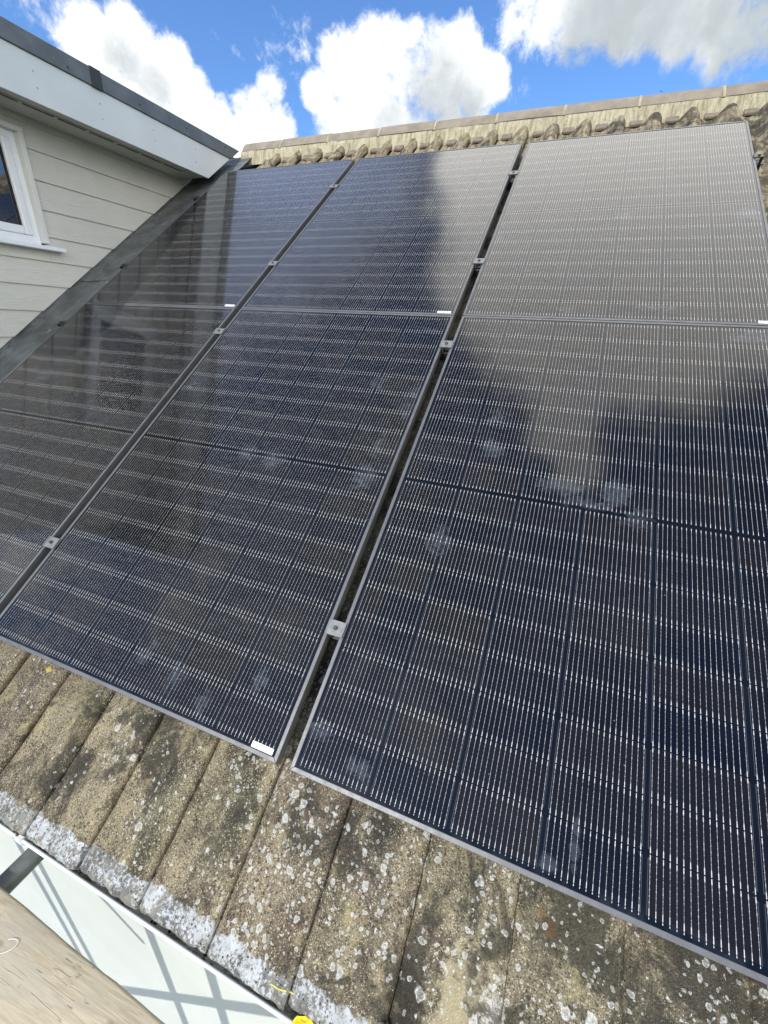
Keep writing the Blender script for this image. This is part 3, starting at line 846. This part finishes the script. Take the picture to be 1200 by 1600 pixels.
for (y, z) in ((1.53, 2.144), (1.532, 2.076), (1.905, 2.146), (1.905, 2.073), (2.291, 2.146), (2.297, 2.093), (2.668, 2.079), (2.68, 2.16)):
    nb_ = MB(); nb_.tube([(XF - .003, y, z), (XF + .0015, y, z)], 0.005, 10); nb_.build('nail', M['pnail'], fas)
tr = MB()
XT = XF + 0.012
tr.prism(fascia_poly(YO - .01, FZ1 + .001, FZ2), lambda a, b_, d: Vector((XT - 0.03 * (1 - d), a, b_)), 0, 1)
tr.box((-4.6, YO - .012, FZ1 + .001), (XT - .03, YO + .018, FZ2))
tr.prism(clip_poly([(YO + .018, FZ2 - .06), (3.8, FZ2 - .06), (3.8, FZ2 - .008), (YO + .018, FZ2 - .008)], above), lambda a, b_, d: Vector((-4.6 + (XT - .032 + 4.6) * d, a, b_)), 0, 1)
trm = tr.build('roof_edge_trim', M['trim'], dorm, bevel=0.003)
sm_ = MB(); sm_.box((XT - .002, 1.865, FZ1 - .002), (XT + .004, 1.935, FZ2 + .003)); sm_.build('joint_cover', M['seam'], trm, bevel=0.001)
for (y, z) in ((1.728, 2.237), (2.196, 2.246), (2.60, 2.257), (3.006, 2.269)):
    nb_ = MB(); nb_.tube([(XT - .003, y, z), (XT + .002, y, z)], 0.0055, 10); nb_.build('nail', M['nail'], trm)
so = MB()
so.prism(clip_poly([(YO + .018, FZ0 + .014), (3.4, FZ0 + .014), (3.4, FZ0 + .03), (YO + .018, FZ0 + .03)], above), lambda a, b_, d: Vector((XC - .035 + (XF - .019 - XC + .035) * d, a, b_)), 0, 1)
sof = so.build('soffit', M['soffit'], dorm)
sl = MB()
y = 0.0
while y < 2.62:
    sl.box((-1.437, y, FZ0 + .0115), (-1.413, y + 0.165, FZ0 + .0135)); y += 0.19
sl.build('vent_slots', M['slot'], sof)
rb2 = MB()
rb2.prism([(-0.02, FZ0 + .009), (-0.02, FZ0 + .0135), (2.66, FZ0 + .0135), (2.66, FZ0 + .009)], lambda a, b_, d: Vector((-1.409 + .006 * d, a, b_)), 0, 1)
rb2.build('vent_rib', M['soffit'], sof)
# window: trim boards, frame, sash, pane, sill
win = empty('window'); win.parent = dorm
y0, y1, z0, z1 = WIN
def ring(name, x0, x1, oy0, oy1, oz0, oz1, wd, mt_, bev=.002, wb_=None):
    b_ = MB(); wb_ = wb_ if wb_ is not None else wd
    b_.box((x0, oy0, oz0), (x1, oy0 + wd, oz1)); b_.box((x0, oy1 - wd, oz0), (x1, oy1, oz1))
    b_.box((x0, oy0 + wd, oz1 - wd), (x1, oy1 - wd, oz1)); b_.box((x0, oy0 + wd, oz0), (x1, oy1 - wd, oz0 + wb_))
    return b_.build(name, mt_, win, bevel=bev)
tq = MB()                                    # L-shaped corner trims proud of the boards
tq.box((XC - .05, y1 - .030, z0), (XC + .016, y1, z1)); tq.box((XC - .05, y0, z0), (XC + .016, y0 + .030, z1)); tq.box((XC - .05, y0, z1 + .0005), (XC + .016, y1, z1 + .026))
tq.build('trim', M['pvcshade'], win, bevel=.002)
ring('frame', XC - .10, XC - .022, y0 + .0305, y1 - .0305, z0 - .010, z1 + .0, .042, M['pvc'])
ring('sash', XC - .080, XC - .014, y0 + .066, y1 - .066, z0 + .033, z1 - .035, .046, M['pvc'], .008)
ring('gasket', XC - .050, XC - .030, y0 + .1125, y1 - .1125, z0 + .0795, z1 - .0815, .004, M['gasket'], 0)
pb = MB(); pb.box((XC - .045, y0 + .111, z0 + .078), (XC - .041, y1 - .111, z1 - .080)); pb.build('pane', M['pane'], win)
ib = MB(); ib.box((XC - .30, y0 - .2, z0 - .2), (XC - .29, y1 + .2, z1 + .1)); ib.build('window_backing', M['gasket'], win)  # plain black sheet set behind the pane
sb = MB()
sb.prism([(XC - .05, z0 - .012), (XC + .055, z0 - .018), (XC + .057, z0 - .040), (XC - .05, z0 - .040)], lambda a, b_, d: Vector((a, y0 - .06 + (y1 + .067 - y0 + .06) * d, b_)), 0, 1)
sb.build('sill', M['pvc'], win, bevel=.003)
# lead flashing along the cheek foot
lb = MB()
for (va, vb, dn) in ((-0.05, 2.13, 0.0), (2.10, 3.95, 0.004)):
    rows = []; nv = 70
    for i in range(nv + 1):
        v = va + (vb - va) * i / nv; r = []
        for j, (uu, nn) in enumerate(((XC - .024, 0.02), (XC - .022, -.05), (XC - .004, -.067), (XC + .06, -.068), (XC + .14, -.064), (XC + .22, -.058), (XC + .30, -.052), (XC + .38, -.046), (XC + .46, -.044), (XC + .52, -.044))):
            w = 0.0045 * noise.noise(Vector((v * 5, uu * 6, dn * 100))) + 0.002 * noise.noise(Vector((v * 22, uu * 18, 3)))
            if v > 3.5: uu = min(uu, -1.19 + .004 * j)
            r.append(P(uu + (0.004 * noise.noise(Vector((v * 3, j, 0))) if j > 2 else 0), v, nn + dn + (w if j > 1 else 0)))
        rows.append(r)
    lb.grid(rows)
lb.build('flashing', M['lead'], dorm, recalc=False)
ub = MB(); ub.prism([(YF, zbase(YF) - .03), (YB, zbase(YB) - .03), (YB, zbase(YB) + .02), (YF, zbase(YF) + .02)], lambda a, b_, d: Vector((XC - .028 + .012 * d, a, b_)), 0, 1)
ub.build('upstand', M['seam'], dorm)

# ------------------------------------------------------------------ solar panels
def make_panel():
    root = empty('solar_panel')
    fm = MB(); T = 0.030; L = 0.0105; D = 0.0018
    def bar(x0, y0_, x1, y1_, w0, w1, z0_, z1_): fm.box((x0, y0_, z0_), (x1, y1_, z1_))
    # mitred lip: four trapezoids with thickness, and the deep outer walls
    W, H = PW, PH
    quads = [[(0, 0), (W, 0), (W - L, L), (L, L)], [(W, 0), (W, H), (W - L, H - L), (W - L, L)], [(W, H), (0, H), (L, H - L), (W - L, H - L)], [(0, H), (0, 0), (L, L), (L, H - L)]]
    for q in quads: fm.prism([((x - W / 2) * (1 - 1e-4) + W / 2, y_) for x, y_ in q], lambda a, b_, d: Vector((a, b_, d)), -T, 0.0)
    fr = fm.build('frame', M['frame'], root, bevel=.0011)
    gm = MB(); z = -D
    gm.face([(L - .001, L - .001, z), (W - L + .001, L - .001, z), (W - L + .001, H - L + .001, z), (L - .001, H - L + .001, z)],
            uv=[(L, L), (W - L, L), (W - L, H - L), (L, H - L)])
    gm.build('glass', M['glass'], root, recalc=False)
    bk = MB(); bk.face([(L, L, -.008), (L, H - L, -.008), (W - L, H - L, -.008), (W - L, L, -.008)]); bk.build('back_sheet', M['back'], root, recalc=False)
    lm = MB(); lx, ly = W - L - 0.008 - 0.062, L + 0.0015
    lm.face([(lx, ly, z + .0005), (lx + .062, ly, z + .0005), (lx + .062, ly + .0135, z + .0005), (lx, ly + .0135, z + .0005)], uv=[(0, 0), (.05, 0), (.05, .0135), (0, .0135)])
    lm.build('serial_label', M['label'], root, recalc=False)
    return root
U_COL = [-GU - PW, 0.0, PW + GU]
V_ROW = [0.0, PH + GV]
names = [[('black solar panel cut off by the left edge, lower row beside the dormer'),
          ('black solar panel in the middle of the lower row, its white sticker near the gutter'),
          ('nearest black solar panel, at lower right of the array')],
         [('black solar panel at top left of the array, reflecting the dormer fascia'),
          ('black solar panel in the middle of the upper row, reflecting half blue sky half cloud'),
          ('solar panel at top right of the array, its whole glass greyed by reflected cloud')]]
proto = make_panel()
for r_ in (0, 1):
    for c_ in (0, 1, 2):
        o = proto if (r_, c_) == (0, 0) else copy_tree(proto)
        o.matrix_world = roof_frame(U_COL[c_], V_ROW[r_], 0.0)
        tag(o, names[r_][c_], 'solar panel', 'solar panels in two rows of three')

# rails
rl_lab = {(0.342): 'mounting rail under the lower row panels nearest the eaves', (1.569): 'mounting rail under the upper part of the lower row',
          (2.182): 'mounting rail under the lower part of the upper row', (3.10): 'mounting rail nearest the ridge, its end showing past the right panel'}
for v, lb_ in rl_lab.items():
    root = empty('mounting_rail', roof_frame(-1.20, v, -0.031), label=lb_, cat='rail', group='mounting rails under the panels')
    b_ = MB()
    for (x0_, x1_, z0_, z1_) in ((-.018, .018, -.034, -.030), (-.018, -.013, -.030, -.002), (.013, .018, -.030, -.002), (-.018, -.005, -.002, 0), (.005, .018, -.002, 0)):
        b_.box((0, x0_, z0_), (3.545, x1_, z1_))
    b_.build('rail_profile', M['rail'], root)
# clamps
def bolt_mesh(r=0.0058, h=0.0065):
    b_ = MB(); b_.tube([(0, 0, 0), (0, 0, h * .75), (0, 0, h)], r, 18, rad=[r, r, r * .82])
    b_.tube([(0, 0, h * .5), (0, 0, h + .0004)], r * .45, 6)
    return b_
def make_mid():
    root = empty('mid_clamp')
    b_ = MB(); w = GU / 2 + 0.008; l = 0.021
    b_.box((-w, -l, 0.0006), (w, l, 0.0045)); b_.box((-w, -l, 0.0045), (-w + .003, l, 0.0058)); b_.box((w - .003, -l, 0.0045), (w, l, 0.0058))
    b_.box((-GU / 2 + .003, -l, -.028), (-GU / 2 + .006, l, .0006)); b_.box((GU / 2 - .006, -l, -.028), (GU / 2 - .003, l, .0006))
    b_.build('clamp_plate', M['clamp'], root, bevel=.0006)
    bb = bolt_mesh(); o = bb.build('bolt', M['bolt'], root); o.location = (0, 0, .0045)
    return root
def make_end():
    root = empty('end_clamp')
    b_ = MB()
    b_.box((-.030, -.018, 0.0006), (.007, .018, 0.005)); b_.box((-.034, -.018, -.030), (-.030, .018, .004)); b_.box((-.046, -.018, -.030), (-.034, .018, -.026))
    b_.build('clamp_plate', M['blackclamp'], root, bevel=.0006)
    bb = bolt_mesh(); o = bb.build('bolt', M['bolt'], root); o.location = (-.016, 0, .005)
    return root
mids = []
for (u, v, lab) in ((PW + GU / 2, .347, 'square clamp nearest the eaves in the right hand gap, between the two nearest panels'),
                    (PW + GU / 2, 1.569, 'clamp in the right hand gap just below the row joint'),
                    (PW + GU / 2, 2.185, 'clamp in the right hand gap just above the row joint'),
                    (PW + GU / 2, 3.107, 'clamp near the ridge in the right hand gap, sunlit tile edges above it'),
                    (-GU / 2, .340, 'clamp in the left hand gap nearest the eaves, near the photo\'s left edge'),
                    (-GU / 2, 1.569, 'clamp in the left hand gap just below the row joint'),
                    (-GU / 2, 2.180, 'clamp in the left hand gap just above the row joint'),
                    (-GU / 2, 3.107, 'clamp near the ridge in the left hand gap beside the blue reflection')):
    if not mids: o = make_mid()
    else: o = copy_tree(mids[0])
    mids.append(o)
    o.matrix_world = roof_frame(u + (random.random() - .5) * .001, v, 0.0, (random.random() - .5) * .03)
    tag(o, lab, 'clamp', 'grey clamps in the gaps between panels')
ends = []
for (u, v, rz, lab) in ((-GU - PW, 1.564, 0, 'black end clamp on the left panel edge below the row joint, over the flashing'),
                        (-GU - PW, 2.172, 0, 'black end clamp on the left panel edge above the row joint, over the flashing'),
                        (-GU - PW, 3.085, 0, 'black end clamp on the left panel edge under the tip of the dormer fascia'),
                        (2 * PW + GU, 3.09, PI, 'black end clamp on the far right panel edge above bare tiles')):
    o = make_end() if not ends else copy_tree(ends[0])
    ends.append(o)
    o.matrix_world = roof_frame(u, v, 0.0, rz)
    tag(o, lab, 'clamp', 'black end clamps at the array edges')

# ------------------------------------------------------------------ scaffold
def plank(y_out, y_in, name_label, x0=-3.2, x1=3.4, z=-0.42, rz=-0.023, th=0.038, seed=1):
    # long board with worn edges; origin on its far long edge
    root_m = Matrix.Rotation(rz, 4, 'Z'); root_m.translation = Vector((0.5, y_in, z))
    b_ = MB(); nx_ = 180; rows = []
    w = y_in - y_out; rr = 0.007
    prof_p = [(0, -th), (0, -rr), (-rr * .3, -rr * .3), (-rr, 0), (-w * .33, .0), (-w * .66, .0), (-w + rr, 0), (-w + rr * .3, -rr * .3), (-w, -rr), (-w, -th), (0, -th)]
    for (py, pz) in prof_p:
        r = []
        for i in range(nx_ + 1):
            x = x0 + (x1 - x0) * i / nx_ - 0.5
            e = 0.0022 * noise.noise(Vector((x * 6, seed, py * 3))) + 0.0012 * noise.noise(Vector((x * 31, seed, 5)))
            r.append(Vector((x, py + e, pz + 0.0015 * noise.noise(Vector((x * 4, py * 20, seed)) ))))
        rows.append(r)
    b_.grid(rows, smooth=True)
    o = b_.build('scaffold_board', M['plank'], None, label=name_label, cat='scaffold board', group='scaffold boards below the eaves')
    o.matrix_world = root_m
    return o
plank(-0.560, -0.338, 'scuffed timber scaffold board at the bottom left, nearest the wall')
plank(-0.79, -0.566, 'second timber scaffold board, showing only in the bottom left corner, farther from the wall', seed=4)
sf = empty('scaffolding', label='grey steel scaffold tube running under the gutter from below the plank', cat='scaffold')
def stube(a, b_, r=0.0242, name='scaffold_tube'):
    q = MB(); a, b_ = Vector(a), Vector(b_)
    q.tube([a + (b_ - a) * i / 6 for i in range(7)], r, 24)
    return q.build(name, M['galv'], sf)
stube((0.425, -0.78, -0.492), (0.430, WY - .005, -0.478), 0.028, 'transom')
stube((0.37, -0.78, -0.52), (0.366, -0.345, -0.512), 0.022, 'transom')
for x in (-.45, -.34, .315, .60): stube((x, -.95, -5), (x, -.95, -0.05), .0242, 'standard')
stube((-.6, -.95, -1.97), (1.2, -.95, .03), .0242, 'brace')
stube((-.06, -.95, -.23), (.24, -.95, -.545), .015, 'brace')  # short unseen tube, added to cast a thin shadow line on the wall
stube((-2.2, -.40, -.49), (.39, -.40, -.535), .020, 'ledger')
cq = MB(); cq.box((0.392, -.356, -.525), (.405, -.318, -.452)); cq.build('coupler', M['galv'], sf, bevel=.003)

# ------------------------------------------------------------------ small things
# yellow tag and its strap
tg = empty('tag', Matrix.Translation(P(1.37, -.37, -.07)), label='crumpled yellow plastic tag lying on the white eaves ends', cat='tag')
inv = tg.matrix_world.inverted()
def tile_n(u, v): 
    s = ((u - U0) / PITCH) % 1.0
    return NB - AMP - 0.007 + prof(s) * AMP + 0.013 + (-.012 if v < -.358 else 0)
b_ = MB()
pts = [P(u, v, tile_n(u, v) + .013) for u, v in ((1.286, -.343), (1.305, -.345), (1.325, -.348), (1.345, -.349), (1.362, -.352), (1.375, -.354), (1.380, -.360), (1.377, -.370))]
rows = [[inv @ (p + Vector((0, -.0016, 0))) for p in pts], [inv @ (p + Vector((0.0, 0.0, .0014))) for p in pts], [inv @ (p + Vector((0, .0016, 0))) for p in pts]]
b_.grid(rows)
so_ = b_.build('strap', M['strap'], tg); so_.modifiers.new('thick', 'SOLIDIFY').thickness = .0012
b_ = MB(); rows = []
for j in range(9):
    r = []
    for i in range(11):
        a, c_ = i / 10 - .5, j / 8 - .5
        wdt = 1.0 - .45 * abs(a) * 2
        uu = 1.368 + a * .040 + c_ * .006; v_ = -.374 + c_ * .024 * wdt + a * .004
        n_ = -0.052 + .006 * math.sin(a * 9 + 1) * math.cos(c_ * 5) + .003 * noise.noise(Vector((a * 6, c_ * 6, 2)))
        r.append(inv @ P(uu, v_, n_))
    rows.append(r)
b_.grid(rows)
tp = b_.build('tag_leaf', M['yellow'], tg); tp.modifiers.new('thick', 'SOLIDIFY').thickness = .001
b_ = MB()
for q in range(3):
    pp = [P(1.358 + .008 * i + q * .002, -.372 - q * .004 + .002 * i, -0.052 + .006 * math.sin(((1.358 + .008 * i - 1.368) / .04) * 9 + 1) + .0016) for i in range(3)]
    b_.tube([inv @ p for p in pp], .0005, 6)
b_.build('print_lines', M['yellowink'], tp)
# weathered clip on the tiles
cl = empty('pipe_clip', Matrix.Translation(P(1.518, -.31, -.05)), label='small weathered grey clip with two round lobes on the tile by the dark stain', cat='clip')
b_ = MB()
def arc(cx_, cy_, r_, a0, a1, n0, h):
    rows = []
    for j in (0, 1):
        rows.append([Vector((cx_ + r_ * math.cos(a0 + (a1 - a0) * i / 14), cy_ + r_ * math.sin(a0 + (a1 - a0) * i / 14), n0 + j * h)) for i in range(15)])
    b_.grid(rows)
arc(0.0, -.010, .010, R(-20), R(250), -.010, .014)
arc(.016, .010, .009, R(-120), R(120), -.010, .014)
b_.box((-.002, -.002, -.008), (.022, .004, .006))
co = b_.build('clip_band', M['clip'], cl); co.modifiers.new('thick', 'SOLIDIFY').thickness = .002
cl.matrix_world = roof_frame(1.518, -.312, -.048, -.7)
# white wire loop on the plank
wl = MB()
pts = [Vector((0.615 + .022 * math.cos(t_), -.405 + .014 * math.sin(t_) + .01 * math.cos(t_), -.4172 + .001 * math.sin(2 * t_))) for t_ in [R(-150 + 20 * i) for i in range(14)]]
c0 = pts[6].copy()
wl.tube([p - c0 for p in pts], .0009, 8)
wo = wl.build('wire_loop', M['wire'], None, label='thin white curl of wire lying on the timber scaffold board', cat='wire'); wo.location = c0
# foil scrap by the flashing
fo = MB(); rows = []
for j in range(6):
    rows.append([Vector((-.03 + .012 * i + .006 * noise.noise(Vector((i, j, 0))), -.02 + .016 * j * (1 - .1 * i) + .006 * noise.noise(Vector((i, j, 4))), .006 * noise.noise(Vector((i * .9, j * .9, 8))) + .006)) for i in range(5)])
fo.grid(rows, smooth=False)
foo = fo.build('metal_offcut', M['foil'], None, label='small crumpled silvery metal offcut on the flashing at the left panel edge', cat='offcut')
foo.modifiers.new('thick', 'SOLIDIFY').thickness = .001
foo.matrix_world = roof_frame(-1.225, 2.02, -.042, .5)
# moss crumbs along the tile ends, joints and in the gutter
mo = MB()
def crumb(c_, r_):
    base = bmesh.ops.create_icosphere(mo.bm, subdivisions=1, radius=1.0)['verts']
    sd_ = random.random() * 50
    for v_ in base:
        k_ = 0.75 + 0.5 * noise.noise(v_.co * 1.7 + Vector((sd_, 0, 0)))
        v_.co = c_ + Vector((v_.co.x * r_ * k_ * 1.2, v_.co.y * r_ * k_, v_.co.z * r_ * k_ * .6))
for i in range(950):
    u = random.uniform(-.2, 2.6); q = random.random()
    cl_ = noise.noise(Vector((u * 5, 3, 1))) + .25
    if random.random() > .35 + cl_: continue
    if q < .45:
        v = random.uniform(-.384, -.356); c_ = P(u, v, tile_n(u, -.3) - .004 - (.012 if v < -.372 else 0))
        if u > 1.72 and random.random() < .6: continue
    elif q < .70:
        k_ = random.randint(-8, 4); u = U0 + PITCH * k_ + random.gauss(0, .002); v = random.uniform(-.36, -.03); c_ = P(u, v, tile_n(u + .002, v) - .008)
    else:
        a_ = random.uniform(.10, .55); c_ = Vector((u, gy - .049 * math.cos(PI * a_), LIPZ - .052 * math.sin(PI * a_)))
    crumb(c_, random.choice((.0018, .0025, .0035, .005)) * random.uniform(.6, 1.3))
mo.build('moss', M['moss'], None, recalc=False, label='dark moss crumbs along the tile ends and in the gutter', cat='moss', kind='stuff')
# far bird
bd = ray(1033, 143)
bm_ = MB()
bm_.tube([(-.16, 0, 0), (-.08, 0, .01), (0, 0, .015), (.1, 0, 0), (.2, 0, -.01)], .04, 8, rad=[.02, .04, .045, .03, .012])
for s_ in (-1, 1):
    bm_.face([(-.06, 0, .02), (.06, 0, .02), (.02, s_ * .18, .08), (-.08, s_ * .30, .05)])
bo = bm_.build('bird', M['bird'], None, label='tiny dark bird in the blue sky above the ridge', cat='bird')
bo.location = CAM + bd * 110
bo.scale = (.9, .9, .9)
